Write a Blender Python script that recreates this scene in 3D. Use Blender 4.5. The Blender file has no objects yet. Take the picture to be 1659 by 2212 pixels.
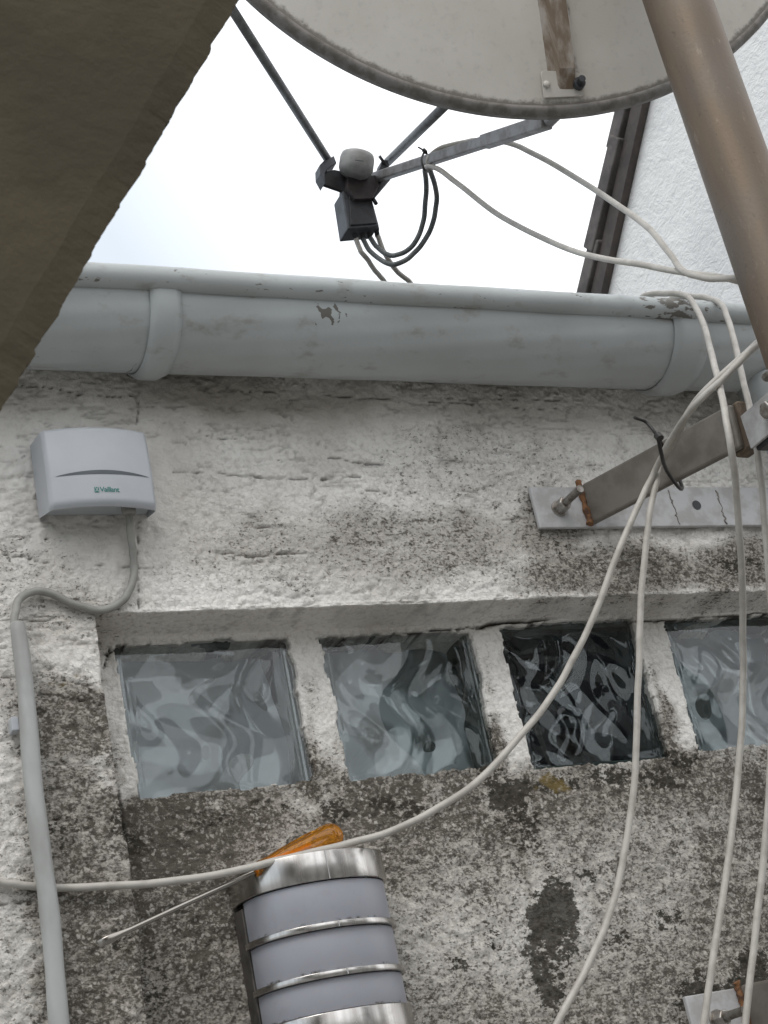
import bpy, bmesh, math, random
import numpy as np
from mathutils import Vector, Matrix
random.seed(7)
SC = bpy.context.scene
COL = SC.collection

# ------------------------------------------------------------------ camera
FPX, YAW, PIT, ROL = 3464.92, .4893, .4087, -.2149
_f = Vector((math.sin(YAW)*math.cos(PIT), math.cos(YAW)*math.cos(PIT), math.sin(PIT)))
_x = Vector((math.cos(YAW), -math.sin(YAW), 0)); _u = _x.cross(_f)
CX = math.cos(ROL)*_x + math.sin(ROL)*_u
CU = -math.sin(ROL)*_x + math.cos(ROL)*_u
cam_d = bpy.data.cameras.new('camera'); cam = bpy.data.objects.new('camera', cam_d); COL.objects.link(cam)
cam_d.sensor_fit = 'HORIZONTAL'; cam_d.sensor_width = 36.0; cam_d.lens = 36.0*FPX/1659.0
cam_d.clip_start = .02; cam_d.clip_end = 3000
M = Matrix.Identity(4)
for i in range(3):
    M[i][0] = CX[i]; M[i][1] = CU[i]; M[i][2] = -_f[i]
cam.matrix_world = M
cam_d.dof.use_dof = True; cam_d.dof.focus_distance = 1.75; cam_d.dof.aperture_fstop = 55
SC.camera = cam
SC.render.resolution_x = 768; SC.render.resolution_y = 1024

# ------------------------------------------------------------------ sky + sun (overcast)
W = bpy.data.worlds.new('World'); SC.world = W; W.use_nodes = True
nt = W.node_tree; nt.nodes.clear()
SUN_EL, SUN_AZ = math.radians(52), math.radians(-140)      # azimuth measured from +Y towards +X
out = nt.nodes.new('ShaderNodeOutputWorld'); bg = nt.nodes.new('ShaderNodeBackground')
sky = nt.nodes.new('ShaderNodeTexSky'); sky.sky_type = 'NISHITA'; sky.sun_disc = False
sky.sun_elevation = SUN_EL; sky.sun_rotation = SUN_AZ; sky.air_density = 1.0; sky.dust_density = 2.0
tc = nt.nodes.new('ShaderNodeTexCoord'); nz = nt.nodes.new('ShaderNodeTexNoise')
nz.inputs['Scale'].default_value = 1.6; nz.inputs['Detail'].default_value = 4; nz.inputs['Roughness'].default_value = .45
rmp = nt.nodes.new('ShaderNodeValToRGB')
rmp.color_ramp.elements[0].position = .5; rmp.color_ramp.elements[0].color = (6.0, 6.55, 7.15, 1)
rmp.color_ramp.elements[1].position = 1.0; rmp.color_ramp.elements[1].color = (11.3, 11.45, 11.7, 1)
mixc = nt.nodes.new('ShaderNodeMix'); mixc.data_type = 'RGBA'; mixc.inputs[0].default_value = .9
nt.links.new(tc.outputs['Generated'], nz.inputs['Vector'])
dot = nt.nodes.new('ShaderNodeVectorMath'); dot.operation = 'DOT_PRODUCT'; dot.inputs[1].default_value = (.75, -.5, .45)
nt.links.new(tc.outputs['Generated'], dot.inputs[0])
mad = nt.nodes.new('ShaderNodeMath'); mad.operation = 'MULTIPLY_ADD'; nt.links.new(dot.outputs['Value'], mad.inputs[0]); mad.inputs[1].default_value = 3.0
sc_ = nt.nodes.new('ShaderNodeMath'); sc_.operation = 'MULTIPLY'; sc_.inputs[1].default_value = .45; nt.links.new(nz.outputs['Fac'], sc_.inputs[0]); nt.links.new(sc_.outputs[0], mad.inputs[2]); nt.links.new(mad.outputs[0], rmp.inputs['Fac'])
nt.links.new(sky.outputs[0], mixc.inputs[6]); nt.links.new(rmp.outputs[0], mixc.inputs[7])
nt.links.new(mixc.outputs[2], bg.inputs['Color']); bg.inputs['Strength'].default_value = .1
nt.links.new(bg.outputs[0], out.inputs[0])
sd = bpy.data.lights.new('sun', 'SUN'); sd.energy = .8; sd.angle = math.radians(30); sd.color = (1, .97, .93)
sun = bpy.data.objects.new('sun', sd); COL.objects.link(sun)
sdir = Vector((math.sin(SUN_AZ)*math.cos(SUN_EL), math.cos(SUN_AZ)*math.cos(SUN_EL), math.sin(SUN_EL)))
sun.rotation_euler = sdir.to_track_quat('Z', 'Y').to_euler()
SC.view_settings.view_transform = 'Standard'; SC.view_settings.look = 'None'
SC.view_settings.exposure = 0.55; SC.view_settings.gamma = 1.0
SC.cycles.max_bounces = 8; SC.cycles.transmission_bounces = 6

# ------------------------------------------------------------------ helpers
def un(u, v, y=None, x=None):
    """point of the place seen at photo position (u, v of a 1659-wide view) on the plane Y=y or X=x"""
    r = CX*((u-830)/FPX) - CU*((v-1106)/FPX) + _f
    return r*(y/r.y) if y is not None else r*(x/r.x)

def tag(o, label=None, cat=None, group=None, kind=None):
    if label: o['label'] = label
    if cat: o['category'] = cat
    if group: o['group'] = group
    if kind: o['kind'] = kind
    return o

def empty(name, loc, label, cat, group=None):
    o = bpy.data.objects.new(name, None); COL.objects.link(o); o.location = loc
    return tag(o, label, cat, group)

def link(name, me, mat, parent=None):
    o = bpy.data.objects.new(name, me); COL.objects.link(o)
    if mat: me.materials.append(mat)
    if parent is not None:
        o.parent = parent
        l = Vector((0, 0, 0)); p = parent
        while p is not None: l += Vector(p.location); p = p.parent
        o.matrix_parent_inverse = Matrix.Identity(4); me.transform(Matrix.Translation(-l))
    return o

def frame(d):
    d = d.normalized(); a = Vector((0, 0, 1)) if abs(d.z) < .9 else Vector((1, 0, 0))
    s = d.cross(a).normalized(); return s, s.cross(d).normalized()

class MB:
    def __init__(s): s.bm = bmesh.new()
    def tube(s, pts, r, n=14, caps=True, up=None):
        pts = [Vector(p) for p in pts]; rings = []
        rs = r if isinstance(r, (list, tuple)) else [r]*len(pts)
        a = None
        for i, p in enumerate(pts):
            t = (pts[min(i+1, len(pts)-1)] - pts[max(i-1, 0)]).normalized()
            if a is None: a, _ = frame(t)
            a = (a - t*a.dot(t)).normalized(); b = t.cross(a)
            rings.append([s.bm.verts.new(p + a*(rs[i]*math.cos(2*math.pi*k/n)) + b*(rs[i]*math.sin(2*math.pi*k/n))) for k in range(n)])
        for i in range(len(rings)-1):
            for k in range(n):
                f = s.bm.faces.new((rings[i][k], rings[i][(k+1) % n], rings[i+1][(k+1) % n], rings[i+1][k])); f.smooth = True
        if caps:
            s.bm.faces.new(rings[0][::-1]); s.bm.faces.new(rings[-1])
        return s
    def beam(s, a, b, w, h, side=None):
        """box from a to b; w across 'side', h across the other direction"""
        a, b = Vector(a), Vector(b); t = (b-a).normalized()
        sd_ = Vector(side) if side is not None else frame(t)[0]
        sd_ = (sd_ - t*sd_.dot(t)).normalized(); u = t.cross(sd_)
        v = []
        for p in (a, b):
            for i, j in ((-1, -1), (1, -1), (1, 1), (-1, 1)): v.append(s.bm.verts.new(p + sd_*(w/2*i) + u*(h/2*j)))
        for q in ((3, 2, 1, 0), (4, 5, 6, 7), (0, 1, 5, 4), (1, 2, 6, 5), (2, 3, 7, 6), (3, 0, 4, 7)): s.bm.faces.new([v[k] for k in q])
        return s
    def box(s, lo, hi):
        lo, hi = Vector(lo), Vector(hi); c = (lo+hi)/2
        return s.beam((c.x, c.y, lo.z), (c.x, c.y, hi.z), hi.x-lo.x, hi.y-lo.y, (1, 0, 0))
    def prism(s, pts, off):
        """closed polygon pts extruded by vector off"""
        off = Vector(off); A = [s.bm.verts.new(Vector(p)) for p in pts]; B = [s.bm.verts.new(Vector(p)+off) for p in pts]
        s.bm.faces.new(A); s.bm.faces.new(B[::-1]); n = len(A)
        for i in range(n): s.bm.faces.new((A[(i+1) % n], A[i], B[i], B[(i+1) % n]))
        return s
    def lathe(s, c, axis, prof, n=32, smooth=True):
        """prof: list of (distance along axis, radius)"""
        c = Vector(c); axis = Vector(axis).normalized(); a, b = frame(axis); rings = []
        for h, r in prof:
            if r < 1e-6: rings.append([s.bm.verts.new(c+axis*h)])
            else: rings.append([s.bm.verts.new(c+axis*h + a*(r*math.cos(2*math.pi*k/n)) + b*(r*math.sin(2*math.pi*k/n))) for k in range(n)])
        for i in range(len(rings)-1):
            A, B = rings[i], rings[i+1]
            for k in range(n):
                k2 = (k+1) % n
                q = [A[k % len(A)], A[k2 % len(A)], B[k2 % len(B)], B[k % len(B)]]
                q = [v for j, v in enumerate(q) if v not in q[:j]]
                if len(q) >= 3: f = s.bm.faces.new(q); f.smooth = smooth
        if len(rings[0]) > 1: s.bm.faces.new(rings[0][::-1])
        if len(rings[-1]) > 1: s.bm.faces.new(rings[-1])
        return s
    def grid(s, P, closed=False, smooth=True):
        V = [[s.bm.verts.new(Vector(p)) for p in row] for row in P]
        for i in range(len(V)-1):
            m = len(V[i])
            for k in range(m if closed else m-1):
                f = s.bm.faces.new((V[i][k], V[i][(k+1) % m], V[i+1][(k+1) % m], V[i+1][k])); f.smooth = smooth
        return s
    def build(s, name, mat, parent=None, bevel=0, seg=2, recalc=True, autosmooth=False):
        if recalc: bmesh.ops.recalc_face_normals(s.bm, faces=s.bm.faces)
        me = bpy.data.meshes.new(name); s.bm.to_mesh(me); s.bm.free()
        o = link(name, me, mat, parent)
        if bevel:
            m = o.modifiers.new('bevel', 'BEVEL'); m.width = bevel; m.segments = seg; m.limit_method = 'ANGLE'; m.angle_limit = .6
        return o

def spline(pts, per=8):
    P = [Vector(p) for p in pts]; P = [P[0]*2-P[1]] + P + [P[-1]*2-P[-2]]; out_ = []
    for i in range(1, len(P)-2):
        p0, p1, p2, p3 = P[i-1:i+3]
        # centripetal catmull-rom
        t0 = 0; t1 = t0+max((p1-p0).length, 1e-5)**.5; t2 = t1+max((p2-p1).length, 1e-5)**.5; t3 = t2+max((p3-p2).length, 1e-5)**.5
        for k in range(per):
            t = t1+(t2-t1)*k/per
            a1 = p0*((t1-t)/(t1-t0))+p1*((t-t0)/(t1-t0)); a2 = p1*((t2-t)/(t2-t1))+p2*((t-t1)/(t2-t1)); a3 = p2*((t3-t)/(t3-t2))+p3*((t-t2)/(t3-t2))
            b1 = a1*((t2-t)/(t2-t0))+a2*((t-t0)/(t2-t0)); b2 = a2*((t3-t)/(t3-t1))+a3*((t-t1)/(t3-t1))
            out_.append(b1*((t2-t)/(t2-t1))+b2*((t-t1)/(t2-t1)))
    out_.append(P[-2]); return out_

# numpy value noise
def vnoise(x, z, fx, fz, seed):
    r = np.random.RandomState(seed).rand(256, 256)
    X = x*fx + 100.3; Z = z*fz + 100.7
    xi = np.floor(X).astype(int); zi = np.floor(Z).astype(int); a = X-xi; b = Z-zi
    a = a*a*(3-2*a); b = b*b*(3-2*b); xi %= 255; zi %= 255
    return (r[xi, zi]*(1-a)+r[xi+1, zi]*a)*(1-b) + (r[xi, zi+1]*(1-a)+r[xi+1, zi+1]*a)*b
def fbm(x, z, fx, fz, seed, o=4, g=.5):
    s = 0; a = 1; t = 0
    for i in range(o):
        s = s + a*vnoise(x, z, fx*2**i, fz*2**i, seed+i*13); t += a; a *= g
    return s/t
def sstep(a, b, v):
    t = np.clip((v-a)/(b-a), 0, 1); return t*t*(3-2*t)

# ------------------------------------------------------------------ materials
class Mat:
    def __init__(s, name):
        s.m = bpy.data.materials.new(name); s.m.use_nodes = True; s.nt = s.m.node_tree
        s.b = s.nt.nodes['Principled BSDF']; s.tc = s.nt.nodes.new('ShaderNodeTexCoord')
    def n(s, t, **k):
        nd = s.nt.nodes.new(t)
        for a, v in k.items(): setattr(nd, a, v)
        return nd
    def L(s, a, b): s.nt.links.new(a, b)
    def set(s, nd, key, v):
        if hasattr(v, 'is_output') or isinstance(v, bpy.types.NodeSocket): s.L(v, nd.inputs[key])
        else: nd.inputs[key].default_value = v
    def noise(s, scale, detail=3, rough=.55, stretch=None, dist=0):
        nd = s.n('ShaderNodeTexNoise'); nd.inputs['Scale'].default_value = scale; nd.inputs['Detail'].default_value = detail
        nd.inputs['Roughness'].default_value = rough; nd.inputs['Distortion'].default_value = dist
        if stretch:
            mp = s.n('ShaderNodeMapping'); mp.inputs['Scale'].default_value = stretch; s.L(s.tc.outputs['Object'], mp.inputs[0]); s.L(mp.outputs[0], nd.inputs['Vector'])
        else: s.L(s.tc.outputs['Object'], nd.inputs['Vector'])
        return nd.outputs['Fac']
    def voro(s, scale, stretch=None):
        nd = s.n('ShaderNodeTexVoronoi'); nd.inputs['Scale'].default_value = scale
        ns = s.n('ShaderNodeTexNoise'); ns.inputs['Scale'].default_value = scale*.8; ns.inputs['Detail'].default_value = 2; s.L(s.tc.outputs['Object'], ns.inputs['Vector'])
        ad = s.n('ShaderNodeVectorMath', operation='MULTIPLY_ADD'); s.L(ns.outputs['Color'], ad.inputs[0]); ad.inputs[1].default_value = (1.4/scale,)*3; s.L(s.tc.outputs['Object'], ad.inputs[2])
        s.L(ad.outputs[0], nd.inputs['Vector']); return nd.outputs['Distance'], nd.outputs['Color']
    def ramp(s, v, a, b):
        nd = s.n('ShaderNodeMapRange', interpolation_type='SMOOTHSTEP'); s.set(nd, 0, v); nd.inputs[1].default_value = a; nd.inputs[2].default_value = b
        return nd.outputs[0]
    def math(s, op, a, b=0.0):
        nd = s.n('ShaderNodeMath', operation=op); s.set(nd, 0, a); s.set(nd, 1, b); return nd.outputs[0]
    def mix(s, f, a, b):
        nd = s.n('ShaderNodeMix', data_type='RGBA'); s.set(nd, 0, f)
        for i, c in ((6, a), (7, b)): s.set(nd, i, (*c, 1) if isinstance(c, tuple) else c)
        return nd.outputs[2]
    def attr(s, name):
        nd = s.n('ShaderNodeAttribute', attribute_name=name); return nd.outputs['Fac']
    def base(s, c): s.set(s.b, 'Base Color', (*c, 1) if isinstance(c, tuple) else c); return s
    def p(s, **k):
        for a, v in k.items(): s.set(s.b, a.replace('_', ' '), v)
        return s
    def bump(s, h, strength=.5, dist=.001, prev=None):
        nd = s.n('ShaderNodeBump'); s.set(nd, 'Height', h); nd.inputs['Strength'].default_value = strength; nd.inputs['Distance'].default_value = dist
        if prev is not None: s.L(prev, nd.inputs['Normal'])
        s.L(nd.outputs[0], s.b.inputs['Normal']); return nd.outputs[0]

# wall plaster -------------------------------------------------------
m = Mat('weathered_plaster')
dirt = m.attr('dirt'); crack = m.attr('crack'); black = m.attr('black')
stain = m.attr('stain'); crumbly = m.attr('crumbly')
nf = m.noise(330, 5, .72, stretch=(.8, 1, 1.25)); nm = m.noise(120, 4, .68, stretch=(.85, 1, 1.2)); nc = m.noise(42, 4, .62); f3 = m.noise(9, 3, .5); f4 = m.noise(210, 4, .7)
white = m.mix(m.ramp(f3, .35, .7), (.93, .905, .855), (.84, .815, .765))
white = m.mix(m.math('MULTIPLY', m.ramp(nc, .5, .72), .22), white, (.5, .47, .42))
white = m.mix(m.math('MULTIPLY', stain, .8), white, (.27, .235, .185))
grey = m.mix(m.ramp(f4, .3, .68), (.165, .145, .12), (.40, .37, .325))
vd_, vc_ = m.voro(190); vd2, vc2 = m.voro(95)
white = m.mix(m.math('MULTIPLY', m.math('MULTIPLY', m.ramp(vd_, .5, .85), crumbly), .42), white, (.40, .37, .325))
white = m.mix(m.math('MULTIPLY', m.math('MULTIPLY', m.ramp(vd2, .5, .85), m.math('MULTIPLY', m.ramp(nc, .42, .6), crumbly)), .32), white, (.36, .335, .295))
c = m.mix(m.math('MULTIPLY', m.ramp(dirt, .1, .95), .88), white, grey)
thr = m.math('ADD', m.math('MULTIPLY', nf, .5), m.math('MULTIPLY', nm, .35))
thr = m.math('ADD', thr, m.math('MULTIPLY', nc, .15))
thr = m.math('ADD', thr, m.math('MULTIPLY', dirt, .135))
sp = m.ramp(thr, .56, .655)
sp = m.math('MULTIPLY', sp, m.ramp(dirt, .0, .3))
c = m.mix(m.math('MULTIPLY', sp, .9), c, (.078, .068, .054))
sepc = m.n('ShaderNodeSeparateColor'); m.L(vc_, sepc.inputs[0])
crumb = m.math('MULTIPLY', m.ramp(sepc.outputs[0], .60, .72), m.ramp(vd_, .5, .25))
crumb = m.math('MULTIPLY', crumb, m.ramp(nc, .3, .55))
c = m.mix(m.math('MULTIPLY', m.math('MULTIPLY', crumb, m.ramp(dirt, .1, .4)), .62), c, (.60, .57, .52))
bl = m.ramp(m.math('ADD', black, m.math('MULTIPLY', m.math('SUBTRACT', m.math('ADD', m.math('MULTIPLY', nf, .35), m.math('MULTIPLY', nm, .65)), .5), 3.2)), .40, .62)
c = m.mix(m.math('MULTIPLY', bl, .88), c, (.042, .037, .028))
ylw = m.math('MULTIPLY', m.ramp(m.math('ADD', m.attr('moss'), m.math('SUBTRACT', nm, .5)), .45, .8), .6)
c = m.mix(ylw, c, (.22, .16, .05))
c = m.mix(crack, c, (.06, .05, .04))
m.base(c).p(Roughness=.92, Specular_IOR_Level=.25)
b1 = m.bump(m.noise(150, 5, .7), 1.0, .0022)
b2 = m.bump(m.math('MULTIPLY', m.math('SUBTRACT', 1.0, vd_), m.math('ADD', m.math('MULTIPLY', crumbly, .8), .2)), .8, .0016, b1)
m.bump(nf, .8, .0013, b2)
PLASTER = m.m

# gable wall plaster
m = Mat('white_roughcast')
f1 = m.noise(14, 5, .7, dist=.3); f2 = m.noise(2.2, 3, .6); f3 = m.noise(38, 3, .7, stretch=(1, .8, 1.4), dist=1.2)
c = m.mix(m.ramp(f2, .4, .7), (.90, .89, .86), (.78, .77, .75)); c = m.mix(m.math('MULTIPLY', m.ramp(f3, .66, .74), .5), c, (.42, .42, .41))
m.base(c).p(Roughness=.9); b1 = m.bump(f3, .35, .010); m.bump(f1, .6, .012, b1); ROUGHCAST = m.m

def simple(name, col, rough=.5, metal=0, var=.15, scale=30, bump=.0, bscale=200, spec=.5, col2=None, stretch=None, lo=.4, hi=.65):
    m = Mat(name); f = m.noise(scale, 4, .6, stretch=stretch)
    c2 = col2 if col2 else tuple(x*(1-var) for x in col)
    m.base(m.mix(m.ramp(f, lo, hi), col, c2)).p(Roughness=rough, Metallic=metal, Specular_IOR_Level=spec)
    if bump: m.bump(m.noise(bscale, 3, .6), .6, bump)
    return m.m

# gutter paint with chips
m = Mat('gutter_paint')
f1 = m.noise(38, 5, .65, stretch=(.6, 1, 1)); f2 = m.noise(7, 3, .5); f3 = m.noise(120, 3, .6, stretch=(.5, 1, 1))
c = m.mix(m.ramp(f2, .35, .7), (.455, .485, .485), (.40, .42, .415))
c = m.mix(m.math('MULTIPLY', m.ramp(f1, .54, .72), .5), c, (.23, .215, .175))
chip = m.math('MULTIPLY', m.ramp(m.math('ADD', f3, m.attr('wear')), .80, .86), .85)
c = m.mix(chip, c, (.09, .075, .055))
m.base(c).p(Roughness=m.math('ADD', m.math('MULTIPLY', f1, .3), .28), Specular_IOR_Level=.45)
m.bump(m.noise(26, 4, .6), .35, .002); GUTTER = m.m

# galvanised / stained mast
m = Mat('stained_mast')
f1 = m.noise(16, 4, .6, stretch=(1, 1, .12)); f2 = m.noise(6, 3, .5); f3 = m.noise(260, 2, .5)
c = m.mix(m.ramp(f1, .35, .65), (.175, .128, .085), (.125, .096, .07)); c = m.mix(m.math('MULTIPLY', m.ramp(f2, .45, .7), .5), c, (.15, .13, .11))
f4 = m.noise(90, 5, .7, stretch=(1, 1, .35)); c = m.mix(m.math('MULTIPLY', m.ramp(f4, .60, .72), .45), c, (.30, .25, .19)); c = m.mix(m.math('MULTIPLY', m.ramp(m.noise(130, 4, .7), .62, .7), .5), c, (.06, .045, .035))
m.base(c).p(Metallic=.35, Roughness=.55); m.bump(f3, .4, .0006); MAST = m.m

# dish back
m = Mat('dish_paint')
f1 = m.noise(5, 4, .6); f2 = m.noise(90, 4, .7); f3 = m.noise(18, 3, .6, stretch=(2, 2, .15))
c = m.mix(m.ramp(f1, .35, .65), (.57, .54, .49), (.50, .47, .42)); c = m.mix(m.math('MULTIPLY', m.ramp(f2, .52, .7), .18), c, (.25, .23, .2))
c = m.mix(m.math('MULTIPLY', m.ramp(m.math('ADD', m.attr('grime_shade'), m.math('MULTIPLY', m.math('SUBTRACT', f2, .5), .9)), .35, .75), .85), c, (.13, .115, .095))
m.base(c).p(Roughness=.6); m.bump(f2, .2, .0008); DISH = m.m
RIMD = simple('dish_rim_grime', (.21, .195, .18), .7, 0, scale=60, col2=(.13, .118, .10), bump=.0006, bscale=150)
RIB = simple('rib_stained', (.36, .325, .28), .6, 0, scale=22, col2=(.16, .115, .075), stretch=(3, 3, .12), lo=.3, hi=.6)
ARMG = simple('feed_arm_grey', (.33, .32, .32), .5, .3, scale=50, col2=(.22, .21, .20), bump=.0006)
STRUT = simple('strut_grey', (.20, .205, .205), .5, .3, scale=50, col2=(.13, .13, .13))
BLACKP = simple('dark_plastic', (.035, .037, .042), .45, 0, scale=60, col2=(.022, .02, .022))
LNBG = simple('grey_plastic', (.085, .092, .105), .5, 0, scale=60, col2=(.06, .065, .07))
CAPP = simple('faded_cap', (.37, .37, .36), .5, 0, scale=60, col2=(.29, .29, .28))
CABLE = simple('cable_jacket', (.50, .475, .43), .5, 0, scale=45, col2=(.40, .375, .335), bump=.0003, bscale=200)
CABLED = simple('cable_jacket_dark', (.17, .18, .175), .5, 0, scale=70, col2=(.11, .12, .12))
SENSORC = simple('sensor_cable_grey', (.30, .295, .27), .5, 0, scale=40, col2=(.24, .235, .215))
CONDUIT = simple('conduit_grey', (.40, .41, .40), .45, 0, scale=18, col2=(.30, .30, .285), stretch=(1, 1, .4), bump=.0006, bscale=60)
PLAST = simple('sensor_housing_plastic', (.44, .46, .485), .38, 0, scale=40, var=.03)
SLOTM = simple('slot_shadow_grey', (.10, .115, .125), .6)
TEAL = simple('teal_print', (.02, .20, .17), .5, 0)
LOGOW = simple('pale_print', (.42, .46, .47), .5, 0)
PLATE = simple('painted_steel_plate', (.50, .50, .50), .5, 0, scale=40, col2=(.38, .37, .36), bump=.0006, bscale=120)
ARMS = simple('grey_steel_arm', (.215, .195, .17), .5, .3, scale=25, col2=(.155, .14, .12), bump=.0003)
RUST = simple('rust', (.21, .10, .042), .9, 0, scale=180, col2=(.08, .045, .03), bump=.003, bscale=180)
RUSTD = simple('dark_rusty_steel', (.12, .09, .065), .7, .2, scale=60, col2=(.23, .18, .12), bump=.001, lo=.5, hi=.72)
ZINC = simple('zinc_steel', (.45, .43, .40), .35, .8, scale=120, col2=(.25, .22, .19))
TIE = simple('black_tie', (.02, .018, .016), .5)
BOARD = simple('mossy_board', (.076, .064, .043), .95, 0, scale=9, col2=(.062, .053, .037), bump=.003, bscale=60, spec=.1)
TILE = simple('verge_tile', (.135, .12, .11), .8, 0, scale=20, col2=(.085, .075, .07), bump=.003, bscale=40)
VERGE = simple('verge_board_brown', (.085, .070, .062), .7, 0, scale=20, var=.3)
GROUND = simple('yard_paving', (.27, .265, .255), .9, 0, scale=2, var=.35)
ROOFM = simple('roof_felt', (.07, .068, .065), .9, 0, scale=5)
FACADE = simple('opposite_plaster', (.45, .43, .40), .9, 0, scale=3, var=.2)
DARKREFL = simple('reflected_dark', (.035, .036, .04), .8)
DARKGL = simple('dark_window', (.02, .022, .025), .1, 0)

m = Mat('brushed_steel')
f1 = m.noise(70, 3, .6, stretch=(1, 1, .03)); f2 = m.noise(60, 3, .6); m.base(m.mix(m.math('MULTIPLY', m.ramp(f2, .5, .75), .5), m.mix(m.ramp(f1, .35, .65), (.62, .60, .57), (.42, .40, .375)), (.30, .28, .25))).p(Metallic=1.0, Roughness=m.math('ADD', m.math('MULTIPLY', f1, .25), .12)); STEEL = m.m
m = Mat('dark_steel'); f1 = m.noise(60, 3, .6); m.base(m.mix(m.ramp(f1, .4, .7), (.13, .12, .11), (.07, .065, .058))).p(Metallic=.5, Roughness=.55); DSTEEL = m.m
m = Mat('frosted_panel'); f1 = m.noise(10, 3, .6); sx = m.n('ShaderNodeSeparateXYZ'); m.L(m.tc.outputs['Object'], sx.inputs[0])
g_ = 0.0
for zc in (.0373, .0739, .1190):
    d_ = m.math('ABSOLUTE', m.math('SUBTRACT', sx.outputs[2], zc)); k_ = m.ramp(d_, .0028, .0006); g_ = m.math('MAXIMUM', k_, g_)
g_ = m.math('MULTIPLY', g_, m.ramp(m.noise(140, 3, .6), .5, .68)); c = m.mix(f1, (.34, .348, .385), (.29, .298, .33))
c = m.mix(m.math('MULTIPLY', m.ramp(m.noise(28, 4, .7), .55, .8), .25), c, (.2, .2, .21)); c = m.mix(g_, c, (.07, .065, .055))
m.base(c).p(Roughness=.42, Subsurface_Weight=.3, Subsurface_Scale=.01); FROST = m.m
m = Mat('amber_plastic'); m.base((1.0, .44, .03)).p(Roughness=.02, Transmission_Weight=.92, IOR=1.5); AMBER = m.m
m = Mat('amber_core'); m.base((1.0, .55, .03)).p(Roughness=.4); AMBERC = m.m
m = Mat('blade_steel'); m.base((.36, .335, .30)).p(Metallic=1.0, Roughness=.22); BLADE = m.m
# glass block
m = Mat('clear_block_glass'); m.base((.88, .93, .93)).p(Roughness=.0, Transmission_Weight=1.0, IOR=1.52); GLASS = m.m
def backglass(name, a, b, lo):
    m = Mat(name); f = m.noise(9, 1.5, .5, dist=1.2)
    m.base(m.mix(m.ramp(f, lo, lo+.11), a, b)).p(Roughness=.015, IOR=1.75); return m.m
BG1 = backglass('inner_glass', (.27, .31, .325), (.10, .125, .125), .52); BG2 = backglass('inner_glass_pale', (.40, .45, .47), (.16, .19, .19), .54); BG3 = backglass('inner_glass_dark', (.05, .06, .065), (.004, .005, .006), .30)
BGR = backglass('glass_edge_green', (.035, .052, .046), (.075, .10, .09), .45)

# ------------------------------------------------------------------ house wall (height field with recess, blocks set in it)
YW, YR = 1.475, 1.5335          # front of the wall, plaster in the recess
YG = 1.537                      # face of the glass
house = empty('house_wall', (0.4, YW, -4.0), 'weathered white rendered house wall with a row of glass blocks, stained black below', 'wall')
C4 = [[(249,1397),(620,1382),(676,1690),(300,1722)], [(693,1382),(1013,1366),(1075,1655),(755,1685)], [(1077,1358),(1359,1341),(1444,1637),(1151,1661)], [(1433,1343),(1700,1330),(1786,1605),(1508,1620)]]
quads = [[un(u, v, y=YG) for u, v in q] for q in C4]
xs = np.concatenate([np.linspace(-4, .2, 22)[:-1], np.arange(.2, 1.62, .0022), np.linspace(1.62, 2.3, 12)[1:]])
zs = np.concatenate([np.linspace(-4, .02, 22)[:-1], np.arange(.02, .6035, .0022), np.arange(.6035, .6145, .0005), np.arange(.6145, .9, .0022), [.91, .92, .93, .94, .95]])
XX, ZZ = np.meshgrid(xs, zs)
lint = .6095 + (fbm(XX, ZZ*0, 9, 1, 3, 5)-.5)*.006
jamb = .4375 + (fbm(XX*0, ZZ, 1, 14, 8, 5)-.5)*.010
rec = sstep(lint+.0025, lint-.0035, ZZ)*sstep(jamb-.002, jamb+.003, XX)
Yp = YW + (YR-YW)*rec
# the panel under the blocks leans out a little
Yp = Yp - rec*np.clip((.43-ZZ)/.5, 0, 1)*.018 - rec*sstep(.6, .612, ZZ)*.004
# signed distance to the glass openings
hole = np.zeros_like(XX); near = np.zeros_like(XX)
ragn = (fbm(XX, ZZ, 45, 45, 21, 4, .6)-.5)*.011
for q in quads:
    d = np.full_like(XX, -9.)
    for k in range(4):
        a, b = q[k], q[(k+1) % 4]; ex, ez = b.x-a.x, b.z-a.z; l = math.hypot(ex, ez)
        d = np.maximum(d, ((XX-a.x)*ez - (ZZ-a.z)*ex)*(-1)/l)
    # rounded corners
    d = -d if np.median(d) < 0 else d
    d2 = d + ragn + .0005
    hole = np.maximum(hole, sstep(.0012, -.0012, d2)); near = np.maximum(near, sstep(.012, .0, d))
low = sstep(.50, .43, ZZ)
lump = (fbm(XX, ZZ, 22, 22, 31, 3)-.5)
worm = 1-np.abs(fbm(XX, ZZ, 16, 62, 41, 4, .55)*2-1); worm = np.clip((worm-.93)/.07, 0, 1)
wmask = sstep(.38, .52, fbm(XX, ZZ, 7, 11, 51, 3))
stip = fbm(XX, ZZ, 150, 150, 61, 3, .6)-.5
pit = sstep(.60, .74, fbm(XX, ZZ, 95, 120, 66, 3, .6))
h = lump*.007 + stip*(.0042+.0012*low) - pit*.0012
h -= worm*wmask*.0020*(1-low*.6)
smooth = rec*sstep(.44, .47, ZZ)
h *= (1-.45*smooth)
h += near*.0012*(1-hole)
crk = np.zeros_like(XX)
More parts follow.
